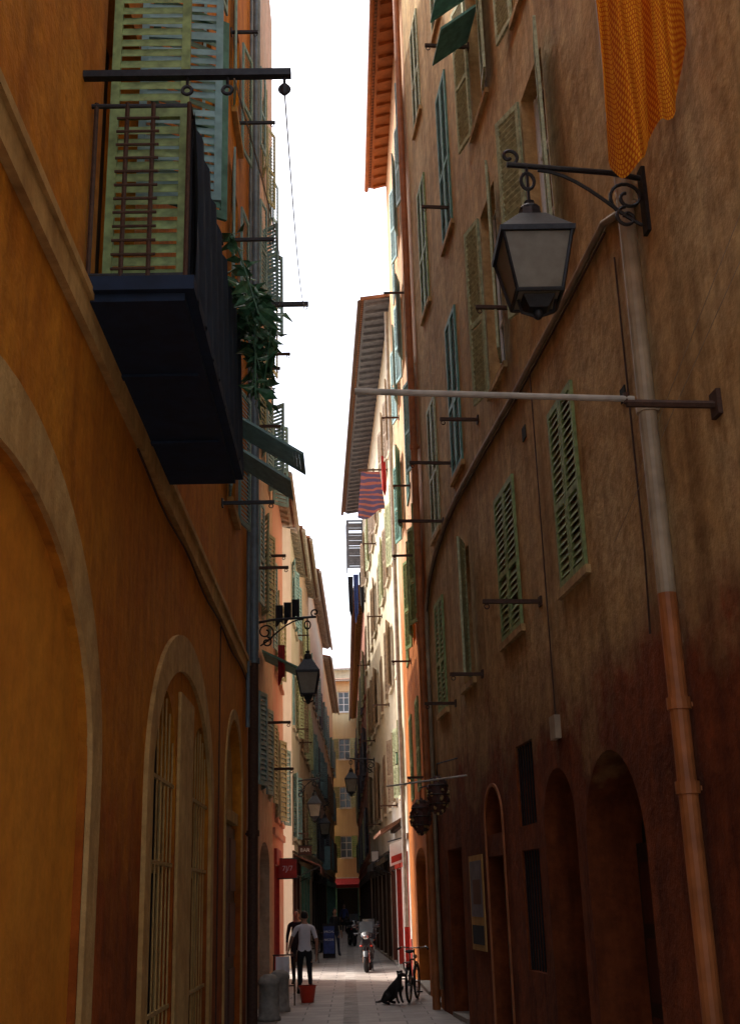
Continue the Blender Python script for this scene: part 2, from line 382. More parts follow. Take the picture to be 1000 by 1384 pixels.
mb=MB(); nx,nz=40,8; q=mb.mi('net')
for i in range(nx+1):
    for j in range(nz+1):
        s=6.24+3.18*i/nx; z=5.02+1.27*j/nz; mb.v.append(tuple(FL.p(s,.63+.02*math.sin(i*1.3+j*.4)+.02*(1-j/nz),z-.02*math.sin(i*.7))))
for i in range(nx):
    for j in range(nz): a=i*(nz+1)+j; mb.f.append((a,a+1,a+nz+2,a+nz+1)); mb.m.append(q)
mb.build('balcony_privacy_cloth',e,smooth=True)
def plant(name,pts,n,size,seed):
    r=random.Random(seed); mb=MB()
    for path in pts:
        mb.tube(path,.008,'leaf',5)
        for i in range(n):
            t=r.random()*(len(path)-1); a=int(t); p=V(path[a]).lerp(V(path[a+1]),t-a)
            d=V((r.uniform(-1,1),r.uniform(-1,1),r.uniform(-.9,.25))).normalized(); L=size*r.uniform(.5,1.3); w=d.cross(V((r.uniform(-1,1),r.uniform(-1,1),r.uniform(-1,1)))).normalized()*L*.2
            up=d.cross(w).normalized()*L*.12
            p0=p; p1=p+d*L*.45+up; p2=p+d*L
            mb.poly([p0,p1-w+up*.4,p2,p1],'leaf'); mb.poly([p0,p1,p2,p1+w+up*.4],'leaf')
    return mb.build(name)
pp=[]
rr=random.Random(3)
for i in range(12):
    s=rr.uniform(8.0,9.5); z=rr.uniform(6.15,6.5); o=.6
    pp.append([FL.p(s,o,z),FL.p(s+.1,o+rr.uniform(.05,.16),z+.12),FL.p(s+.15,o+rr.uniform(.1,.36),z-.12),FL.p(s+.2,o+rr.uniform(.08,.28),z-rr.uniform(.25,.85))])
plant('trailing_balcony_plant',pp,24,.19,5)
mb=MB(); mb.tube([FL.p(s,.03,4.70-.03*math.sin(s*2.2)) for s in [8+i*.5 for i in range(20)]],.010,'rust',6); mb.tube([FL.p(13.7,.03,4.7),FL.p(13.7,.03,.1)],.009,'rust',6); mb.build('wall_cable')

# ---------------------------------------------------------------- LEFT building B
e=empty('peach_townhouse'); mb=MB()
zr=[(3.4,4.9),(6.4,8.2),(9.4,11.2),(12.4,14.2),(15.4,17.2)]
FB=Fr(-1.5,17.87,0,'L',17.87)
ops=[(18.6+i*1.9,19.4+i*1.9,a,b) for i in range(3) for a,b in zr]+[(18.4,19.6,0,2.4,0,'wood',.2),(20.4,22.9,0,2.6,.4,'dark',.2)]
facade(mb,FB,17.87,23.85,0,22,ops,'peach'); body(mb,FB,17.87,23.85,22,'peach'); mb.build('walls',e)
mb=MB()
for i in range(3):
    for j,(a,b) in enumerate(zr):
        ang=[8,14,10,20][(i+2*j)%4]
        if (i,j) in ((1,3),(2,2)): ang=50
        open_pair(mb,FB,18.6+i*1.9,19.4+i*1.9,a,b,['bluegreen','bluegreen','palegreen'][(i+j)%3],ang=ang,sp=.08)
flap(mb,FB,20.4,21.3,5.75,.7,.35,'teal')
mb.build('shutters',e)

def house(name,fr,s0,s1,h,k,shk,z0=3.2,st=2.95,sp=2.0,w=.85,wh=1.65,ov=.35,evk='ochrewood',shop=None,ang=8,lv=.1,bk='glass',close=.3,seed=1,base=None,floors=None,deep=7,ev1=None):
    r=random.Random(seed); e=empty(name); mb=MB(); sh=MB(); ops=[]
    z=z0; nf=0
    while z+wh<h-.35 and (floors is None or nf<floors):
        s=s0+sp*.4
        while s+w<s1-.3:
            ops.append((s,s+w,z,z+wh,0,bk,.16)); s+=sp
        z+=st; nf+=1
    for o in ops:
        fr.box(sh,o[0]-.06,o[1]+.06,.002,.07,o[2]-.08,o[2],k if base is None else base)
        kk=shk[r.randrange(len(shk))]
        if r.random()<close: closed_pair(sh,fr,o[0],o[1],o[2],o[3],kk,sp=lv,o=.0)
        else:
            open_pair(sh,fr,o[0],o[1],o[2],o[3],kk,ang=ang+r.uniform(0,9),sp=lv)
            window(sh,fr,o[0],o[1],o[2],o[3],-.12)
    gops=[]
    if shop:
        s=s0+.4
        while s+1.6<s1: gops.append((s,s+1.5,0,2.3,0,'dark',.2)); s+=2.1
    facade(mb,fr,s0,s1,0,h,ops+gops,k); body(mb,fr,s0,s1,h,k,deep)
    if shop:
        if isinstance(shop,str): shop=[shop]
        for i,o in enumerate(gops):
            q=shop[min(i,len(shop)-1)]
            fr.box(sh,o[0],o[0]+.08,-.1,.02,.065,2.3,q); fr.box(sh,o[1]-.08,o[1],-.1,.02,.065,2.3,q); fr.box(sh,o[0]-.05,o[1]+.05,.003,.06,2.3,2.6,q)
            if q in('redpaint','woodred') and i%2==0: fr.box(sh,o[0]+.09,o[1]-.09,-.14,-.1,.065,2.28,q)
    fr.box(mb,s0,s1,.002,.05,2.85,2.98,k if base is None else base)
    mb.build('walls',e); sh.build('shutters_and_windows',e)
    if ov:
        m3=MB(); eave(m3,fr,s0,ev1 or s1,h,ov,evk); m3.build('roof_eave',e)
    return e
FC2=Fr(-1.5,31.8,0,'L',0); FC3=Fr(-1.5,37.02,.4,'L',0); FC4=Fr(-1.44,45.05,.9,'L',0)
house('rose_shophouse',Fr(-1.5,23.87,0,'L',0),0,3.8,10.4,'pink',['palegreen','bluegreen'],sp=1.6,shop='redpaint',seed=3,ov=.25,deep=2.0,evk='palebar')
house('cream_shophouse',FC2,0,5.2,11.6,'palecream',['bluegreen','palegreen'],sp=1.7,shop='woodred',seed=4,ov=.25,deep=2,evk='palebar')
house('peach_shophouse',FC3,0,8,12.9,'peach',['palegreen','brownsh'],sp=1.8,shop='teal',seed=5,ov=.3,evk='palebar')
house('pale_townhouse',FC4,0,15,14.0,'palecream',['bluegreen','greysh'],sp=2,shop='wood',seed=6,ov=.35,evk='palebar')
house('ochre_shophouse',Fr(-1.2,60.1,.6,'L',0),0,19,13.5,'yellow',['brownsh','bluegreen'],sp=2,shop='teal',seed=7,ov=.3,evk='palebar')
# right row
FR=Fr(3.0,0,5,'R')
e=empty('tan_townhouse'); mb=MB()
r1=[(10.0,10.85,4.32,6.1),(12.5,13.5,4.36,6.09),(15.3,16.1,4.3,6.1),(17.45,18.2,4.25,5.95),(4.2,5.1,4.3,6.1)]
r2=[(10.1,11.0,7.45,9.9),(12.5,13.35,7.45,9.9),(15.3,16.1,7.3,9.7),(17.35,18.1,7.0,9.2),(4.2,5.1,7.45,9.9)]
r3=[(10.1,11.0,11.0,13.5),(12.5,13.4,11.2,13.5),(15.1,15.9,10.95,13.6),(17.35,18.1,10.9,13.3)]
r4=[(10.1,11.0,14.8,16.9),(12.5,13.4,14.8,16.9),(15.1,15.9,14.8,16.9),(17.35,18.1,14.6,16.7)]
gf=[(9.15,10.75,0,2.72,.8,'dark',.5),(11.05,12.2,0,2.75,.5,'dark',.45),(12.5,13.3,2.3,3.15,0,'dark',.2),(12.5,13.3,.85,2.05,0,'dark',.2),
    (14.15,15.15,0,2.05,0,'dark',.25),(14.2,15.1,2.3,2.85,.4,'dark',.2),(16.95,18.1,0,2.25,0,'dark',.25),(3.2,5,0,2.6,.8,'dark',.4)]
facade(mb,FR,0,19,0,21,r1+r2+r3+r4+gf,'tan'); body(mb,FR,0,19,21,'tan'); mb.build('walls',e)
mb=MB()
for o in (r1[0],r1[1],r1[3],r1[4]): closed_pair(mb,FR,*o,'green',sp=.075,o=.0)
closed_pair(mb,FR,*r2[2],'teal',o=0); closed_pair(mb,FR,*r2[3],'palegreen',o=0); closed_pair(mb,FR,*r3[2],'teal',o=0); closed_pair(mb,FR,*r3[3],'green',o=0)
open_pair(mb,FR,*r2[0],'palegreen',ang=14,sp=.075); open_pair(mb,FR,*r2[1],'palegreen',ang=16,sp=.075); open_pair(mb,FR,*r3[0],'palegreen',ang=10)
open_pair(mb,FR,*r3[1],'palegreen',ang=8)
open_pair(mb,FR,*r1[2],'palegreen',ang=22,which=(1,0))
for o in r4: closed_pair(mb,FR,*o,'palegreen',o=0,sp=.09)
flap(mb,FR,12.6,13.3,13.3,.5,.42,'teal'); flap(mb,FR,12.6,13.3,12.6,.5,.42,'teal')
mb.build('shutters',e)
mb=MB()
for o in r1+r2+r3+r4: FR.box(mb,o[0]-.08,o[1]+.08,.002,.05,o[2]-.08,o[2]-.003,'tan')
mb.build('sills',e)
mb=MB()
for o in r2[:2]+r3[:2]: window(mb,FR,o[0],o[1],o[2],o[3],-.18)
mb.build('windows',e)
mb=MB()
FR.box(mb,9.15,10.75,-.5+.004,-.44,.065,2.0,'wood'); FR.box(mb,9.92,9.98,-.44,-.42,.065,2.0,'woodred')
for i in range(2):
    for j in range(3): FR.box(mb,9.25+i*.8,9.85+i*.8,-.44,-.42,.1+j*.62,.6+j*.62,'woodred')
FR.box(mb,11.05,12.2,-.44,-.4,.065,2.1,'wood'); FR.box(mb,11.3,11.6,-.4,-.385,1.1,1.5,'palebar')
FR.box(mb,14.15,15.15,-.24,-.2,.065,2.05,'woodred'); FR.box(mb,16.95,18.1,-.24,-.2,.065,2.25,'woodred')
for a in (14.2,14.7,17.0,17.55):
    for j in range(3): FR.box(mb,a+.03,a+.42,-.2,-.18,.12+j*.65,.65+j*.65,'wood')
mb.build('doors',e)
mb=MB(); arch_trim(mb,FR,14.65,.5,2.85,.4,.04,.02,'pipe_or',z0=0)
mb.build('door_surrounds',e)
mb=MB()
for x in (.06,.18,.3,.42,.54,.66,.76): mb.tube([FR.p(12.5+x,-.03,.86),FR.p(12.5+x,-.03,2.04)],.01,'iron',6); mb.tube([FR.p(12.5+x,-.03,2.31),FR.p(12.5+x,-.03,3.14)],.01,'iron',6)
mb.build('window_bars',e)
mb=MB(); FR.box(mb,15.45,16.35,.004,.02,.95,2.1,'ochre_trim'); FR.box(mb,15.52,16.28,.021,.025,1.35,2.03,'greysh'); FR.box(mb,15.6,16.1,.0255,.028,1.5,1.8,'woodred'); FR.box(mb,15.52,16.28,.021,.024,1.02,1.25,'cloth_dark'); mb.build('wall_poster')
mb=MB(); pts=[(7.9,6.62),(8.64,6.9),(9.84,6.87),(12,6.87),(14,6.92),(15.8,6.94),(16.8,6.88),(17.8,6.7),(18.5,6.45),(18.9,6.1),(18.96,5.4),(18.97,.3)]
mb.tube([FR.p(s,.035,z) for s,z in pts],.032,'pipe_tan',8); mb.tube([FR.p(s,.03,z-.085) for s,z in pts[1:-2]],.012,'rust',6); mb.build('wall_conduit',smooth=True)
mb=MB()
mb.tube([FR.p(8.5,.02,z) if z>4 else FR.p(8.5+.1*(4-z),.02,z) for z in (6.5,5.5,4.6,4.0,3.4)],.008,'rust',6)
mb.tube([FR.p(11.4,.02,z) for z in (6.8,5,3.6,3.2)],.008,'rust',6)
FR.box(mb,11.3,11.5,.002,.06,3.0,3.22,'pipe_tan'); mb.build('wall_cable')
mb=MB(); FR.box(mb,11.8,11.95,.002,.012,6.25,6.4,'dark'); FR.box(mb,8.6,8.72,.002,.012,5.3,5.42,'dark'); mb.build('wall_vent')
# salmon building
FS=Fr(1.344,18.93,.3,'R',19)
e=empty('salmon_townhouse'); mb=MB(); sh=MB()
zr=[(3.5,5.2),(6.3,8.1),(9.2,11.0),(12.1,13.9),(15.0,16.8)]
ops=[(19.9+i*2.3,20.7+i*2.3,a,b) for i in range(3) for a,b in zr]
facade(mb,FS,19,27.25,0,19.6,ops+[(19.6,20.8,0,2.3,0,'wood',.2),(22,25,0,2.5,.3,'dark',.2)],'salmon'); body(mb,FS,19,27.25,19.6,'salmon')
mb.build('walls',e)
for i in range(3):
    for j,(a,b) in enumerate(zr):
        k=['green','green','teal','bluegreen','bluegreen'][j]
        if j==0 or (i+j)%3==0: closed_pair(sh,FS,19.9+i*2.3,20.7+i*2.3,a,b,k,sp=.08,o=0)
        else: open_pair(sh,FS,19.9+i*2.3,20.7+i*2.3,a,b,k,ang=[8,14,11][(i+j)%3],sp=.08)
sh.build('shutters',e)
m3=MB(); eave(m3,FS,19,27.25,19.6,.40,'pipe_or'); m3.build('roof_eave',e)
FP=Fr(1.30,27.27,1.88,'R',0)
ep=house('cream_townhouse',FP,0,17.5,16.3,'cream',['brownsh','palegreen','brownsh'],z0=3.9,st=2.9,sp=2.2,ov=.66,evk='greysh',shop=['redpaint','redpaint','woodred','wood'],seed=9,close=.5)
mb=MB(); FP.box(mb,.05,.39,.003,.02,0,.75,'redpaint'); mb.build('red_plinth',ep)
house('rose_townhouse',Fr(.726,44.8,.3,'R',0),0,35,13.2,'rose',['greysh','palegreen'],seed=10,shop='wood',ov=.3)
FF=Fr(-3.5,80,0,'F',0)
house('yellow_townhouse',FF,0,9,15.8,'yellow',['palegreen','green'],z0=4.2,st=3.15,sp=2.05,w=.75,wh=1.35,seed=11,shop='teal',close=.1,ov=.3,lv=.12,base='white')
e=house('distant_house',Fr(-6,112,0,'F',0),0,14,22.5,'palecream',['bluegreen'],seed=12,ov=.3,lv=.3,z0=4,sp=2.6)

# ---------------------------------------------------------------- pipes
def pipe(name,fr,s,o,r,segs,collars=()):
    mb=MB()
    for z0,z1,k in segs: mb.tube([fr.p(s,o,z0),fr.p(s,o,z1)],r,k,14)
    for z,k in collars: mb.tube([fr.p(s,o,z),fr.p(s,o,z+.08)],r*1.25,k,14); fr.box(mb,s-.02,s+.02,0,o,z+.02,z+.05,k)
    return mb.build(name,smooth=False)
pipe('drainpipe',FR,7.95,.09,.065,[(2.25,3.55,'pipe_or'),(3.55,21,'pipe_tan'),(0,2.25,'pipe_or')],[(2.2,'pipe_or'),(2.75,'pipe_or'),(4.9,'pipe_tan'),(7.4,'pipe_tan'),(9.5,'pipe_tan')])
pipe('drainpipe',FL,17.6,.11,.075,[(0,5,'rust'),(5,19,'pipe_blue')],[(2.5,'rust'),(5,'pipe_blue'),(8,'pipe_blue'),(11,'pipe_blue')])
pipe('drainpipe',FL,17.2,.06,.03,[(4,19,'pipe_blue')])
pipe('drainpipe',FS,19.25,.1,.06,[(0,19.3,'pipe_or')],[(3,'pipe_or'),(6,'pipe_or'),(9,'pipe_or')])
pipe('drainpipe',FP,.2,.09,.05,[(1,16,'palebar')],[(4,'palebar')])
def lantern(name,fr,s,z,L,h=.93,w=.27,arm='iron',scroll=True,drop=.35):
    mb=MB(); P=fr.p
    mb.tube([P(s,.02,z+.12),P(s,.25,z+.16),P(s,L,z+.2)],.022,arm)
    pts=[P(s,.05,z-.28)]
    for i in range(9): t=i/8; pts.append(P(s,.06+t*(L*.72),z-.28+.44*math.sin(t*math.pi/2)**1.2))
    mb.tube(pts,.014,arm,6)
    def spiral(cx,cz,R,turns,dirn,st):
        q=[]
        for i in range(26): t=i/25; a=st+dirn*t*turns*2*math.pi; rr_=R*(1-.75*t); q.append(P(s,cx+rr_*math.cos(a),cz+rr_*math.sin(a)))
        mb.tube(q,.014,arm,6)
    spiral(.14,z-.05,.15,1.4,1,-1.2); spiral(.16,z-.22,.09,1.2,-1,1.5); spiral(L-.02,z+.27,.075,1.1,-1,-1.6)
    fr.box(mb,s-.05,s+.05,0,.03,z-.35,z+.2,arm)
    lx=L-.15
    q=[P(s,lx+.05*math.cos(a),z+.06+.07*math.sin(a)) for a in [i*.45 for i in range(16)]]; mb.tube(q,.014,arm,6)
    mb.tube([P(s,lx,z+.2),P(s,lx,z-drop+.15)],.012,arm,6)
    c=P(s,lx,0); T=z-drop+.18
    def C(zz): return (c.x,c.y,zz)
    mb.frustum(C(T-.02),.02,C(T+.05),.04,arm,8); mb.frustum(C(T-.12),w*.38,C(T-.02),w*.30,arm,8); mb.ell(C(T-.02),(w*.3,w*.3,w*.16),arm)
    mb.frustum(C(T-.30),w*1.38,C(T-.10),w*.5,arm,4); mb.frustum(C(T-.34),w*1.40,C(T-.30),w*1.42,arm,4)
    zb=T-h*.82
    mb.frustum(C(zb),w*.82,C(T-.34),w*1.26,'lampglass',4)
    for hn in range(4):
        a=math.pi/4+hn*math.pi/2
        p0=V((c.x+w*.85*math.cos(a),c.y+w*.85*math.sin(a),zb)); p1=V((c.x+w*1.3*math.cos(a),c.y+w*1.3*math.sin(a),T-.33)); mb.tube([p0,p1],.014,arm,6)
        a2=a+math.pi/2
        mb.tube([V((c.x+w*.85*math.cos(a),c.y+w*.85*math.sin(a),zb)),V((c.x+w*.85*math.cos(a2),c.y+w*.85*math.sin(a2),zb))],.016,arm,6)
    mb.frustum(C(zb-.09),w*.35,C(zb-.01),w*.6,arm,4); mb.ell(C(zb-.11),(.04,.04,.05),arm)
    for sg in (-1,1):
        mb.tube([V((c.x+sg*w*.5,c.y,zb)),V((c.x+sg*w*.42,c.y,zb-.1)),V((c.x,c.y,zb-.14))],.012,arm,6)
    return mb.build(name)
lantern('street_lantern',FR,7.75,6.62,1.05)
lantern('street_lantern',FB,19.75,6.0,1.0,h=.84,w=.2,drop=.62)
lantern('street_lantern',FP,13,5.9,.95,h=.9,w=.22)
lantern('street_lantern',FC2,1.5,4.6,.7,h=.8,w=.2)
lantern('street_lantern',FC4,2,4.9,.6,h=.9,w=.22)
def bar(fr,s,z,L,k='iron',r=.02,tilt=0,name='clothesline_bracket'):
    mb=MB(); mb.para(fr.p(s-r,0,z-r),fr.d*2*r,fr.n*L+V((0,0,tilt)),(0,0,2*r),k)
    mb.para(fr.p(s-.05,0,z-.05),fr.d*.1,fr.n*.02,(0,0,.1),k)
    mb.ring(fr.p(s,L-.04,z+tilt-r-.03),fr.d,.025,.007,k,10,6)
    return mb.build(name)
for s,z,L in ((14.3,13.7,.4),(15.07,12.7,.6),(13.5,9.76,.68),(15.57,9.92,1.05),(13.9,6.3,.65)): bar(FL,s,z,L,'iron',.03 if L>1 else .02)
for s,z,L in ((19.05,10.8,.62),(19.1,10.55,.44),(19.1,9.45,.44),(19.2,6.93,.56),(21,4.6,.5),(22,3.9,.5),(21.5,7.8,.4)): bar(FB,s,z,L,'rust',.022)
for s,z,L in ((11.7,4.42,.6),(14.8,4.25,.42),(16.8,4.2,.45),(16.2,7.6,.62),(17.1,7.0,.7),(14.2,7.45,.5),(12.1,7.95,.4),(15.3,11.3,.42),(13.4,12.6,.6),(9.6,10.6,.3)): bar(FR,s,z,L,'rust',.02)
for s,z,L in ((20,7.3,.5),(22,9.3,.35),(21,13,.45),(19.6,3.45,.4),(24,6.2,.4),(25,12,.4)): bar(FS,s,z,L,'rust',.018)
for i in range(8): bar(FP,3+i*1.9,[3.8,6.6,9.5,12.3][i%4],.45,'rust',.018)
for i in range(5): bar(FC2,.8+i*1.0,[3.3,6.2,9.1][i%3],.4,'rust',.018)
mb=MB(); mb.para(FL.p(5.93,0,6.31),FL.d*.05,FL.n*1.24,(0,0,.045),'iron')
for o in (.62,.86,1.2):
    mb.tube([FL.p(5.955,o,6.33),FL.p(5.955,o,6.26)],.01,'iron',6); mb.ring(FL.p(5.955,o,6.22),FL.d,.028,.012,'iron',14,6); 
mb.ell(FL.p(5.955,1.2,6.22),(.03,.02,.045),'iron'); mb.build('pulley_bar')
mb=MB(); a=FL.p(5.955,1.2,6.2); b=FL.p(15.57,1.02,9.9); 
mb.tube([a.lerp(b,t)+V((0,0,-.5*math.sin(math.pi*t))) for t in [i/14 for i in range(15)]],.005,'palebar',5)
a=FL.p(5.955,.9,6.3); b=FL.p(15.57,.6,9.9); mb.tube([a.lerp(b,t)+V((.15*math.sin(3*t),0,-.2*math.sin(math.pi*t))) for t in [i/14 for i in range(15)]],.005,'palebar',5)
mb.build('clothesline')
mb=MB(); mb.tube([FR.p(6.94,.55,4.56),FR.p(6.94,2.32,4.58)],.02,'palebar',10); mb.tube([FR.p(6.94,0,4.53),FR.p(6.94,.6,4.53)],.026,'rust',6); FR.box(mb,6.88,7.0,0,.03,4.45,4.62,'rust')
mb.tube([FR.p(6.94,.6,4.53),FR.p(6.94,.6,4.60)],.02,'rust',6); mb.build('flag_pole')
mb=MB()
for s0,z0,s1,z1 in ((5.2,5.8,8.6,4.6),(5.2,5.5,9.2,4.3)): mb.tube([FR.p(s0,.06,z0),FR.p((s0+s1)/2,.05,(z0+z1)/2-.03),FR.p(s1,.01,z1)],.0025,'pipe_tan',5)
mb.build('thin_wires')
# towel
mb=MB(); nx,nz=46,40; q=mb.mi('towel'); uvs=[]
tl=FR.p(6.75,.62,8.35); tr=FR.p(6.55,-.02+.08,8.35)
for i in range(nx+1):
    for j in range(nz+1):
        a=i/nx; b=j/nz; p=tl.lerp(tr,a*(1-.08*b)+.05*b)
        low=2.02+.22*math.sin(a*5.2+.3)+.12*math.sin(a*11)-.35*max(0,(a-.72))/.28
        fold=(.03+.09*b)*math.sin(a*15+1.3*b)+.03*math.sin(a*37+2*b)
        mb.v.append(tuple(p+V((.03*math.sin(a*13+b*3),fold,-low*b)))); uvs.append((a*.9,b*1.5))
for i in range(nx):
    for j in range(nz): a=i*(nz+1)+j; mb.f.append((a,a+1,a+nz+2,a+nz+1)); mb.m.append(q)
tw=mb.build('hanging_towel',smooth=True)
ul=tw.data.uv_layers.new(name='UVMap')
for lp in tw.data.loops: ul.data[lp.index].uv=uvs[lp.vertex_index]
mb=MB(); mb.tube([FR.p(6.65,0,8.36),FR.p(6.65,.95,8.36)],.018,'iron'); mb.build('towel_rail')
def cloth(name,p0,X,h,k,seed=0,nx=12,nz=10,amp=.05,taper=0):
    r=random.Random(seed); ph=r.random()*6; mb=MB(); q=mb.mi(k); p0=V(p0); X=V(X); Nn=X.cross(V((0,0,1))).normalized()
    for i in range(nx+1):
        for j in range(nz+1):
            a=i/nx;b=j/nz; aa=.5+(a-.5)*(1-taper*b); mb.v.append(tuple(p0+X*aa+Nn*amp*b*math.sin(a*9+ph)+V((0,0,-h*b*(1+.12*math.sin(a*4+ph))))))
    for i in range(nx):
        for j in range(nz): a=i*(nz+1)+j; mb.f.append((a,a+1,a+nz+2,a+nz+1)); mb.m.append(q)
    return mb.build(name,smooth=True)
cloth('patterned_hanging_cloth',FP.p(2.6,.72,12.5),-FP.n*.5,1.2,'pattern',1,taper=-.5)
bar(FP,2.6,12.55,.8,'rust',.02)
cloth('red_hanging_cloth',FP.p(2.2,.2,12.8),-FP.n*.12,1.0,'cloth_red',2)
for i,(k,o) in enumerate((('cloth_dark',.1),('cloth_blue',.3),('cloth_dark',.5))): cloth('hanging_laundry',FP.p(15.8+i*.3,o+.15,13.3),-FP.n*.2,1.4+.3*(i%2),k,i,taper=.3)
mb=MB(); shutter(mb,FP.p(15.9,.05,13.5),FP.n*.6,1.9,'greysh',sp=.1); shutter(mb,FP.p(16.7,.65,13.5),-FP.d*.8,1.9,'greysh',sp=.1); mb.build('projecting_louvre_screen')
cloth('red_hanging_cloth',FB.p(20.6,.3,5.9),FB.n*.12,.65,'cloth_red',4)
for i in range(3): cloth('hanging_laundry',FB.p(19.9,.3+i*.14,6.45+.05*i),FB.n*.13,.35,'cloth_dark',7+i)
mb=MB(); mb.tube([FR.p(16.0,.05,3.12),FR.p(16.6,1.05,3.05)],.012,'palebar'); mb.build('awning_pole')
for s,o,z in ((16.9,.3,2.95),(18.3,.35,2.75)):
    mb=MB(); mb.ell(FR.p(s,o,z),(.15,.09,.25),'woodred',14,10)
    for i in range(90):
        a=random.uniform(0,6.28); t=random.uniform(-1,1); w_=math.sqrt(1-t*t); c=FR.p(s,o,z)+V((.15*math.cos(a)*w_,.09*math.sin(a)*w_,.25*t)); mb.ell(c,(.024,.02,.03),random.choice(['woodred','wood','woodred','ochrewood','rust']),6,4)
    for t in (-.5,0,.5): mb.ring(FR.p(s,o,z+.25*t),(0,0,1),.15*math.sqrt(1-t*t),.012,'wood',14,5)
    mb.tube([FR.p(s,o,z+.24),FR.p(s,o,z+.42),FR.p(s,0,z+.5)],.01,'iron',6)
    mb.build('hanging_woven_basket')
def text(s,size,loc,rot,k,parent):
    cu=bpy.data.curves.new('lettering','FONT'); cu.body=s; cu.size=size*U; cu.align_x='CENTER'; cu.align_y='CENTER'; cu.extrude=.002
    ob=bpy.data.objects.new('lettering',cu); ob.location=V(loc)*U; ob.rotation_euler=rot; COL.objects.link(ob); cu.materials.append(M[k]); ob.parent=parent
def sign(name,x0,x1,y,z0,z1,k,txt=None,tk='white',sz=.15):
    mb=MB(); mb.box((x0,y,z0),(x1,y+.05,z1),k); mb.box((x0-.02,y-.008,z0-.02),(x1+.02,y+.058,z0),'iron'); mb.box((x0-.02,y-.008,z1),(x1+.02,y+.058,z1+.02),'iron'); e=mb.build(name)
    if txt: text(txt,sz,((x0+x1)/2,y-.012,(z0+z1)/2),(math.pi/2,0,0),tk,e)
sign('shop_sign',-1.47,-1.1,25.2,2.05,2.42,'redpaint','7J/7',sz=.14)
sign('shop_sign',-1.42,-1.05,33.5,2.8,3.02,'woodred','BAR',sz=.14)
sign('shop_sign',.65,.85,38,2.7,3.0,'white')
sign('shop_sign',-1.3,-.9,55,2.9,3.9,'bluegreen')
sign('pharmacy_sign',1.12,1.27,28.2,4.6,4.85,'teal')
def awning(name,fr,s0,s1,z,out,drop,k):
    mb=MB(); mb.para(fr.p(s0,.01,z),fr.d*(s1-s0),fr.n*out+V((0,0,-drop)),(0,0,.03),k); mb.para(fr.p(s0,out+.01,z-drop-.18),fr.d*(s1-s0),fr.n*.02,(0,0,.19),k)
    for s in (s0+.05,s1-.1): mb.tube([fr.p(s,0,z-.6),fr.p(s,out,z-drop)],.012,'iron',6)
    mb.build(name)
awning('shop_awning',FC2,.5,5,2.75,.7,.3,'woodred')
awning('shop_awning',FC4,1,6,2.8,.6,.35,'woodred')
awning('shop_awning',FP,6,9,2.8,.5,.3,'cloth_dark')
awning('shop_awning',FF,1.6,4.2,2.9,.9,.4,'cloth_red')
mb=MB(); mb.para(FP.p(1.3,0,3.35),FP.d*3.2,FP.n*.55+V((0,0,-.3)),(0,0,.08),'tiles'); mb.para(FP.p(1.3,0,3.2),FP.d*3.2,FP.n*.1,(0,0,.15),'wood'); mb.build('tiled_canopy')
mb=MB(); mb.para(FP.p(1.2,.05,2.9),FP.n*.3+V((0,0,-.1)),FP.d*.04,(0,0,-.5),'white'); mb.para(FP.p(1.195,.08,2.6),FP.n*.24+V((0,0,-.08)),FP.d*.003,(0,0,-.15),'redpaint'); mb.tube([FP.p(1.22,0,2.95),FP.p(1.22,.4,2.85)],.015,'iron'); mb.build('hanging_shop_sign')

# ---------------------------------------------------------------- street furniture
def bollard(x,y,h=.55,r=.17):
    mb=MB(); n=16
    prof=[(r*1.12,0),(r*1.12,.05),(r,.07),(r*.96,h*.75),(r*1.05,h*.78),(r*1.05,h*.84),(r*.9,h*.92),(r*.5,h*.99),(.01,h)]
    mb.tube([(x,y,z) for _,z in prof],[q for q,_ in prof],'stone',n); mb.build('stone_bollard',smooth=True)
bollard(-1.2,18.2,.62,.15); bollard(-1.13,19.6,.6,.15)
mb=MB(); prof=[(.10,0),(.105,.01),(.14,.24),(.15,.25),(.15,.265),(.135,.265),(.10,.03),(.01,.02)]
mb.tube([(-.76,21.2,z) for _,z in prof],[q for q,_ in prof],'plastic_red',20,cap=False)
mb.tube([(-.76+.145*math.cos(a),21.2-.02,.25-.10*math.sin(a)) for a in [math.pi*i/12 for i in range(13)]],.006,'white',6); mb.build('red_bucket',smooth=True)
cloth('hanging_cleaning_rag',(-1.25,20.6,.75),(.22,0,0),.32,'cloth_white',3)
mb=MB(); mb.tube([(-1.3,20.65,0),(-1.28,20.65,.78)],.012,'wood'); mb.tube([(-.95,20.65,0),(-.95,20.65,.78)],.012,'wood'); mb.tube([(-1.3,20.62,.77),(-.94,20.62,.77)],.012,'wood'); mb.tube([(-1.3,20.64,.3),(-.94,20.64,.3)],.010,'wood'); mb.build('drying_rack')
mb=MB(); 
for sg in (-1,1):
    o=V((-.86,37.0+sg*.22,0)); mb.para(o,(.36,0,0),(0,.03,0),(0,-sg*.2,.95),'cloth_dark'); 
mb.para(V((-.84,37.0-.225,.12)),(.32,0,0),(0,.004,0),(0,.16,.75),'cloth_blue')
ab=mb.build('sandwich_board'); text('SPECIAL',.085,(-.68,36.88,.72),(math.radians(78),0,0),'white',ab); text('NICOIS',.085,(-.68,36.83,.5),(math.radians(78),0,0),'white',ab)

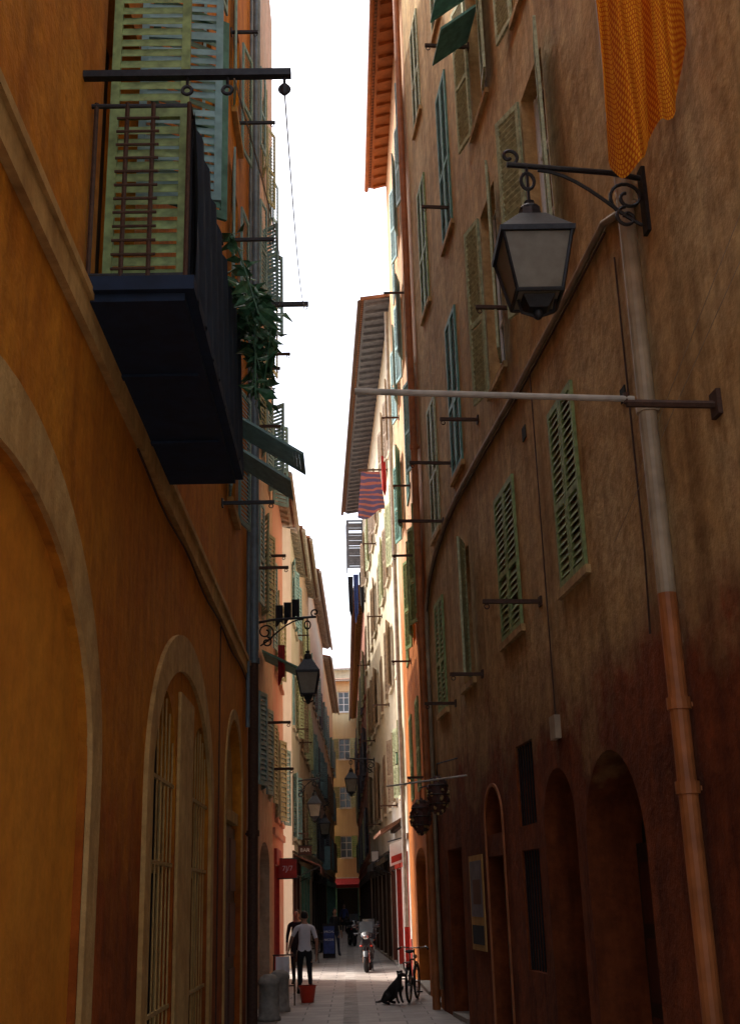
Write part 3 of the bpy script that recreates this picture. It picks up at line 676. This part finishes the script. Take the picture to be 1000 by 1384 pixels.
def bicycle(loc,yaw):
    mb=MB(); R=.34/U*1.0
    w1=V((-.52/U,0,.34/U)); w2=V((.52/U,0,.34/U))
    for w in (w1,w2):
        mb.ring(w,(0,1,0),R-.02,.02,'rubber',32,8); mb.ring(w,(0,1,0),R-.045,.009,'chrome',32,6); mb.tube([w-V((0,.04,0)),w+V((0,.04,0))],.018,'chrome')
        for i in range(16):
            a=i*math.pi/8; mb.tube([w+V((0,.02*(-1)**i,0)),w+V((math.cos(a),0,math.sin(a)))*(R-.045)],.0025,'chrome',4)
    bb=V((-.08/U,0,.30/U)); st=V((-.22/U,0,.80/U)); hd=V((.32/U,0,.78/U)); hd2=V((.36/U,0,.62/U))
    for a,b in ((bb,st),(bb,hd2),(st,hd),(bb,w1),(st,w1),(hd,hd2)): mb.tube([a,b],.014,'iron',8)
    for sg in (-.04,.04): mb.tube([hd2,hd2+V((.02,sg,-.05)),w2+V((0,sg,0))],.010,'chrome',8)
    mb.tube([hd,hd+V((-.02,0,.16))],.012,'chrome'); h=hd+V((-.02,0,.17))
    mb.tube([h+V((-.10,.25,0)),h+V((-.02,.2,.03)),h+V((.04,.08,.01)),h+V((.04,-.08,.01)),h+V((-.02,-.2,.03)),h+V((-.10,-.25,0))],.011,'chrome')
    for sg in (-1,1): mb.tube([h+V((-.14,sg*.26,-.005)),h+V((-.05,sg*.22,.02))],.018,'rubber')
    mb.tube([st,st+V((-.03,0,.10))],.012,'chrome'); mb.ell(st+V((-.05,0,.13)),(.13,.075,.03),'rubber')
    mb.ring(bb,(0,1,0),.07,.006,'chrome',18,5); mb.tube([bb+V((0,-.06,0)),bb+V((.1,-.07,-.1))],.01,'chrome'); mb.tube([bb+V((0,.06,0)),bb+V((-.1,.07,.1))],.01,'chrome')
    mb.box(bb+V((.06,-.15,-.115)),bb+V((.14,-.06,-.095)),'rubber'); mb.box(bb+V((-.14,.06,.095)),bb+V((-.06,.15,.115)),'rubber')
    mb.tube([w1+V((-.18,0,.33)),w1+V((.15,0,.33))],.01,'iron'); mb.tube([w1,w1+V((-.1,.06,.33))],.007,'iron'); mb.tube([w1,w1+V((-.1,-.06,.33))],.007,'iron'); mb.box(w1+V((-.18,-.06,.335)),w1+V((.12,.06,.345)),'iron')
    for w in (w1,w2): mb.tube([w+V((math.cos(a),0,math.sin(a)))*(R+.03) for a in [math.pi*(.15+.7*i/10) for i in range(11)]],.016,'iron',6)
    mb.ell(hd+V((.06,0,.04)),(.04,.035,.035),'chrome')
    Rm=Matrix.Rotation(yaw,3,'Z'); mb.v=[tuple(Rm@V(p)+V(loc)) for p in mb.v]
    return mb.build('bicycle')
bicycle((.98,20.9,0),math.radians(78))
def scooter(loc,yaw,k='bodyblk'):
    mb=MB(); f=1/U; S_=lambda *a:V(a)*f
    w1=S_(-.62,0,.27); w2=S_(.62,0,.27)
    for w in (w1,w2):
        mb.ring(w,(0,1,0),.20*f,.075*f,'rubber',24,10); mb.tube([w-V((0,.05,0)),w+V((0,.05,0))],.15*f,'chrome',16)
    def loft(secs,k):
        i0=len(mb.v); q=mb.mi(k); n=12
        for x,cz,hw,hh in secs:
            for h in range(n):
                a=2*math.pi*h/n; mb.v.append((x*f,hw*f*math.cos(a),(cz+hh*math.sin(a))*f))
        for j in range(len(secs)-1):
            for h in range(n): mb.f.append((i0+j*n+h,i0+j*n+(h+1)%n,i0+(j+1)*n+(h+1)%n,i0+(j+1)*n+h)); mb.m.append(q)
        mb.f.append(tuple(i0+h for h in range(n))); mb.m.append(q); mb.f.append(tuple(i0+(len(secs)-1)*n+h for h in range(n))); mb.m.append(q)
    loft([(-.92,.72,.05,.05),(-.8,.66,.14,.12),(-.5,.6,.19,.19),(-.2,.55,.18,.16),(.0,.32,.16,.08),(.3,.32,.16,.07),(.42,.5,.2,.2),(.52,.7,.2,.22),(.6,.85,.12,.12)],k)
    loft([(-.9,.83,.08,.03),(-.6,.84,.15,.05),(-.2,.8,.16,.06),(-.02,.76,.1,.04)],'rubber')
    loft([(.5,.98,.1,.05),(.6,1.0,.16,.11),(.7,.95,.1,.08)],k)
    mb.tube([S_(.5,0,.95),S_(.68,0,.27)],.03*f,'iron'); 
    for sg in (-1,1):
        mb.tube([S_(.55,0,1.02),S_(.5,sg*.2,1.06),S_(.42,sg*.36,1.05)],.018*f,'iron'); mb.tube([S_(.5,sg*.2,1.06),S_(.5,sg*.3,1.22)],.008*f,'iron',6); mb.ell(S_(.5,sg*.33,1.26),(.02*f,.08*f,.05*f),k)
        mb.tube([S_(.64,sg*.07,.6),S_(.64,sg*.09,.27)],.022*f,'chrome')
        mb.ell(S_(.62,sg*.15,.72),(.03*f,.04*f,.025*f),'plastic_red')
    mb.ell(S_(.68,0,.96),(.05*f,.09*f,.07*f),'chrome')
    i=S_(.58,-.2,1.08); mb.para(i,S_(0,.4,0),S_(-.16,0,.3),S_(.006,0,0),'glass')
    loft([(.42,.56,.07,.02),(.55,.58,.09,.04),(.75,.55,.09,.04),(.9,.42,.06,.02)],k)
    mb.box(S_(-1.0,-.2,.86),S_(-.68,.2,1.14),k)
    mb.tube([S_(-.2,.14,.0),S_(-.15,.1,.3)],.015*f,'iron')
    Rm=Matrix.Rotation(yaw,3,'Z'); mb.v=[tuple(Rm@V(p)+V(loc)) for p in mb.v]; return mb.build('motor_scooter',smooth=False)
scooter((.36,29.6,0),math.radians(-95)); scooter((.42,33.5,0),math.radians(-88)); scooter((.0,46,0),math.radians(-80))
def chair(x,y,yaw):
    mb=MB(); 
    for a in (-.17,.17):
        for b in (-.17,.17): mb.tube([(a,b,0),(a*.9,b*.9,.36)],.012,'iron',6)
    mb.box((-.18,-.18,.36),(.18,.18,.385),'wood')
    for a in (-.16,.16): mb.tube([(a,.16,.38),(a,.2,.72)],.012,'iron',6)
    mb.box((-.17,.185,.55),(.17,.205,.7),'wood')
    R=Matrix.Rotation(yaw,3,'Z'); mb.v=[tuple(R@V(p)+V((x,y,0))) for p in mb.v]; mb.build('cafe_chair')
chair(-1.1,40,.4); chair(-.9,42,2); chair(-1.15,34,1)
mb=MB(); mb.tube([(-1.0,41,0),(-1.0,41,.02)],.2,'iron',16); mb.tube([(-1,41,0),(-1,41,.58)],.02,'iron'); mb.tube([(-1,41,.58),(-1,41,.6)],.3,'woodred',20); mb.build('cafe_table')

# ---------------------------------------------------------------- people (metres)
def skinmesh(verts,edges,root,sub=2):
    me=bpy.data.meshes.new('t'); me.from_pydata([v[0] for v in verts],edges,[]); ob=bpy.data.objects.new('t',me); COL.objects.link(ob)
    ob.modifiers.new('s','SKIN'); ob.modifiers.new('u','SUBSURF').levels=sub
    for i,v in enumerate(verts):
        sv=me.skin_vertices[0].data[i]; r=v[1]; sv.radius=r if isinstance(r,tuple) else (r,r); sv.use_root=(i==root)
    dg=bpy.context.evaluated_depsgraph_get(); dg.update(); ev=ob.evaluated_get(dg); m=ev.to_mesh()
    vs=[tuple(v.co) for v in m.vertices]; fs=[tuple(p.vertices) for p in m.polygons]; ev.to_mesh_clear()
    bpy.data.objects.remove(ob); return vs,fs
def person(name,loc,yaw,H=1.75,top='cloth_white',legs='cloth_dark',hair='hair',stride=.12,armL=(.26,.05,.95),armR=(.26,.05,.95),longsleeve=False,fem=False,longhair=False,headturn=0):
    k=H/1.75; sw=.185 if not fem else .16
    L=[]; E=[]; lab=[]
    def a(p,r,l,par=None):
        L.append((V(p),r)); lab.append((V(p),l)); i=len(L)-1
        if par is not None: E.append((par,i))
        return i
    pel=a((0,0,.95),(.155,.115),'legs'); wa=a((0,.0,1.10),(.135,.10),'top',pel); ch=a((0,-.01,1.30),(.165,.115),'top',wa); nk0=a((0,0,1.44),(.09,.075),'top',ch); nk=a((0,.01,1.53),(.052,.055),'skin',nk0); a((0,.02,1.62),(.06,.07),'skin',nk)
    hands=[]
    for sg,ar in ((-1,armL),(1,armR)):
        sh=a((sg*sw,-.005,1.41),.062,'top',nk0)
        hx,hy,hz=ar; hand=V((sg*hx,hy,hz-.15)); shv=V((sg*sw,0,1.41))
        el=(shv+hand)/2+V((sg*.04,-.07,.0)); 
        mid=shv.lerp(el,.55); a1=a(mid,.05,'top',sh); e1=a(el,.042,'top' if longsleeve else 'skin',a1); w1=a(hand,.026,'skin',e1); hands.append((hand,(hand-el).normalized(),sg))
        pc=hand+(hand-el).normalized()*.055; a(pc,(.036,.018),'skin',w1)
    for sg,st in ((-1,stride),(1,-stride)):
        hp=a((sg*.095,0,.88),.095,'legs',pel); kn=a((sg*.10,st*.5+.03,.50),.062,'legs',hp); an=a((sg*.105,st-.03*(st<0)*1,.09),.042,'legs',kn)
        hl=a((sg*.105,st-.05,.045),.04,'shoe',an); 
        a((sg*.115,st+.13,.03),(.042,.028),'shoe',an)
    vs,fs=skinmesh(L,E,0)
    mb=MB(); mb.v=vs[:]; 
    km={'legs':legs,'top':top,'skin':'skin','shoe':'rubber'}
    for f in fs:
        c=sum((V(vs[i]) for i in f),V())/len(f); l=min(lab,key=lambda q:(q[0]-c).length)[1]
        if abs(c.x)<.19 and .80<c.z<1.25 and l!='skin': l='top' if c.z>.93 else 'legs'
        if l=='skin' and c.z>1.36 and c.z<1.47: l='top'
        mb.f.append(f); mb.m.append(mb.mi(km[l]))
    for h,d,sg in hands:
        side=V((0,1,0)); side=(side-d*side.dot(d)).normalized()
        for i in range(4):
            b=h+d*.085+side*(.026-.017*i); Lf=[.062,.072,.068,.052][i]; q=b+d*Lf*.5; t=q+(d*.8+V((-sg*.5,0,0))).normalized()*Lf*.5
            mb.tube([b-d*.02,q,t],[.009,.0085,.007],'skin',7)
        b=h+d*.035+side*.03; mb.tube([b,b+(side+d*.7).normalized()*.03,b+(side*.5+d).normalized()*.06],[.011,.010,.008],'skin',7)
    hc=V((0,.02,1.655)); R=Matrix.Rotation(headturn,3,'Z')
    mb.ell(hc,(.075,.093,.112),'skin',18,14,R); mb.ell(hc+R@V((0,.02,-.055)),(.056,.066,.055),'skin',14,9,R)
    mb.ell(hc+R@V((0,-.012,.022)),(.083,.098,.102),hair,18,12,R)
    mb.ell(hc+R@V((0,.045,-.0)),(.066,.055,.088),'skin',14,10,R)
    mb.ell(hc+R@V((0,.105,-.022)),(.012,.017,.022),'skin',8,6,R)
    for sg in (-1,1):
        mb.ell(hc+R@V((sg*.08,0,-.015)),(.012,.02,.03),'skin',8,6,R); mb.ell(hc+R@V((sg*.028,.094,.006)),(.011,.007,.007),'white',8,6,R); mb.ell(hc+R@V((sg*.028,.1,.006)),(.005,.003,.005),'hair',6,5,R)
        mb.ell(hc+R@V((sg*.028,.096,.026)),(.018,.006,.004),hair,8,5,R)
    mb.ell(hc+R@V((0,.094,-.062)),(.022,.008,.006),'cloth_red',8,5,R)
    if longhair: mb.ell(hc+R@V((0,-.06,-.08)),(.085,.05,.15),hair,14,10,R)
    Rz=Matrix.Rotation(yaw,3,'Z'); l=V(loc)*U
    mb.v=[tuple(Rz@(V(p)*k)+l) for p in mb.v]
    return mb.build(name,smooth=True,scale=1.0)
person('man_in_white_shirt',(-.86,22.8,0),math.radians(12),1.76,'cloth_white','cloth_dark','hair',.13,armL=(.34,.12,1.12),armR=(.27,.02,.98))
person('man_in_black_jacket',(-1.12,25.6,0),math.radians(170),1.78,'cloth_dark','cloth_dark','hair',.08,longsleeve=True,armL=(.22,.22,1.2),armR=(.24,.1,1.0))
person('woman_in_dark_clothes',(-.52,38.0,0),math.radians(200),1.68,'cloth_dark','jeans','hair',.17,longsleeve=True,fem=True,longhair=True,armR=(.2,.25,1.25))
person('distant_pedestrian',(-.40,66,0),math.radians(180),1.7,'cloth_blue','jeans','hair',.2,longsleeve=True)
def dog(loc,yaw):
    L=[];E=[]
    def a(p,r,par=None):
        L.append((V(p),r)); i=len(L)-1
        if par is not None: E.append((par,i))
        return i
    hip=a((-.20,0,.15),(.115,.12)); be=a((-.08,0,.26),(.10,.105),hip); chs=a((.06,0,.38),(.095,.12),be); nk=a((.11,0,.50),.062,chs); hd=a((.15,0,.59),(.062,.058),nk); mz=a((.25,0,.57),.036,hd); a((.31,0,.555),.027,mz)
    for sg in (-1,1):
        s1=a((.10,sg*.08,.34),.05,chs); e1=a((.08,sg*.09,.2),.034,s1); w=a((.11,sg*.09,.08),.024,e1); a((.15,sg*.09,.025),(.03,.022),w)
        k1=a((-.06,sg*.13,.16),.06,hip); h1=a((-.22,sg*.13,.05),.03,k1); a((-.05,sg*.13,.025),(.03,.022),h1)
    t=a((-.32,0,.06),.03,hip); t2=a((-.44,.05,.035),.022,t); a((-.54,.12,.03),.014,t2)
    vs,fs=skinmesh(L,E,0); mb=MB(); mb.v=vs; q=mb.mi('fur')
    for f in fs: mb.f.append(f); mb.m.append(q)
    for sg in (-1,1):
        mb.tube([(.13,sg*.045,.63),(.12,sg*.08,.65),(.13,sg*.09,.55)],[.03,.028,.012],'fur',8); mb.ell((.20,sg*.035,.605),(.01,.01,.01),'rubber',8,6)
    mb.ell((.332,0,.562),(.014,.018,.013),'rubber',8,6)
    R=Matrix.Rotation(yaw,3,'Z'); l=V(loc)*U; mb.v=[tuple(R@V(p)*.95+l) for p in mb.v]; mb.build('black_dog',smooth=True,scale=1.0)
dog((.66,20.3,0),math.radians(-30))

# ---------------------------------------------------------------- camera, light, world
cam=bpy.data.cameras.new('camera'); co=bpy.data.objects.new('camera',cam); COL.objects.link(co); scn.camera=co
p=math.atan(523/1600); R=Matrix.Rotation(math.radians(-1.35),3,'Z')@Matrix.Rotation(math.pi/2+p,3,'X')@Matrix.Rotation(-math.radians(1.6),3,'Z')
co.matrix_world=Matrix.Translation((0,0,1.6*U))@R.to_4x4()
cam.sensor_fit='VERTICAL'; cam.sensor_height=36; cam.lens=1600/1384*36; cam.clip_end=1000; cam.clip_start=.05
el=math.radians(56); hx,hy=-.82,.57; n=math.hypot(hx,hy); d=V((hx/n*math.cos(el),hy/n*math.cos(el),math.sin(el)))
sl=bpy.data.lights.new('sun','SUN'); sl.energy=5; sl.angle=math.radians(.5); sl.color=(1,.94,.84); so=bpy.data.objects.new('sun',sl); COL.objects.link(so); so.rotation_euler=d.to_track_quat('Z','Y').to_euler(); so.location=(0,0,40)
w=bpy.data.worlds.new('World'); scn.world=w; w.use_nodes=True; nt=w.node_tree; bg=nt.nodes['Background']
sk=nt.nodes.new('ShaderNodeTexSky'); sk.sky_type='NISHITA'; sk.sun_disc=False; sk.sun_elevation=el; sk.sun_rotation=math.atan2(hx,hy); sk.dust_density=6; sk.air_density=1.0; sk.ozone_density=1
hs=nt.nodes.new('ShaderNodeHueSaturation'); hs.inputs['Saturation'].default_value=.55; hs.inputs['Value'].default_value=3.0; nt.links.new(sk.outputs[0],hs.inputs['Color']); nt.links.new(hs.outputs[0],bg.inputs[0]); bg.inputs[1].default_value=.15
scn.view_settings.view_transform='Standard'; scn.view_settings.look='None'; scn.view_settings.exposure=0
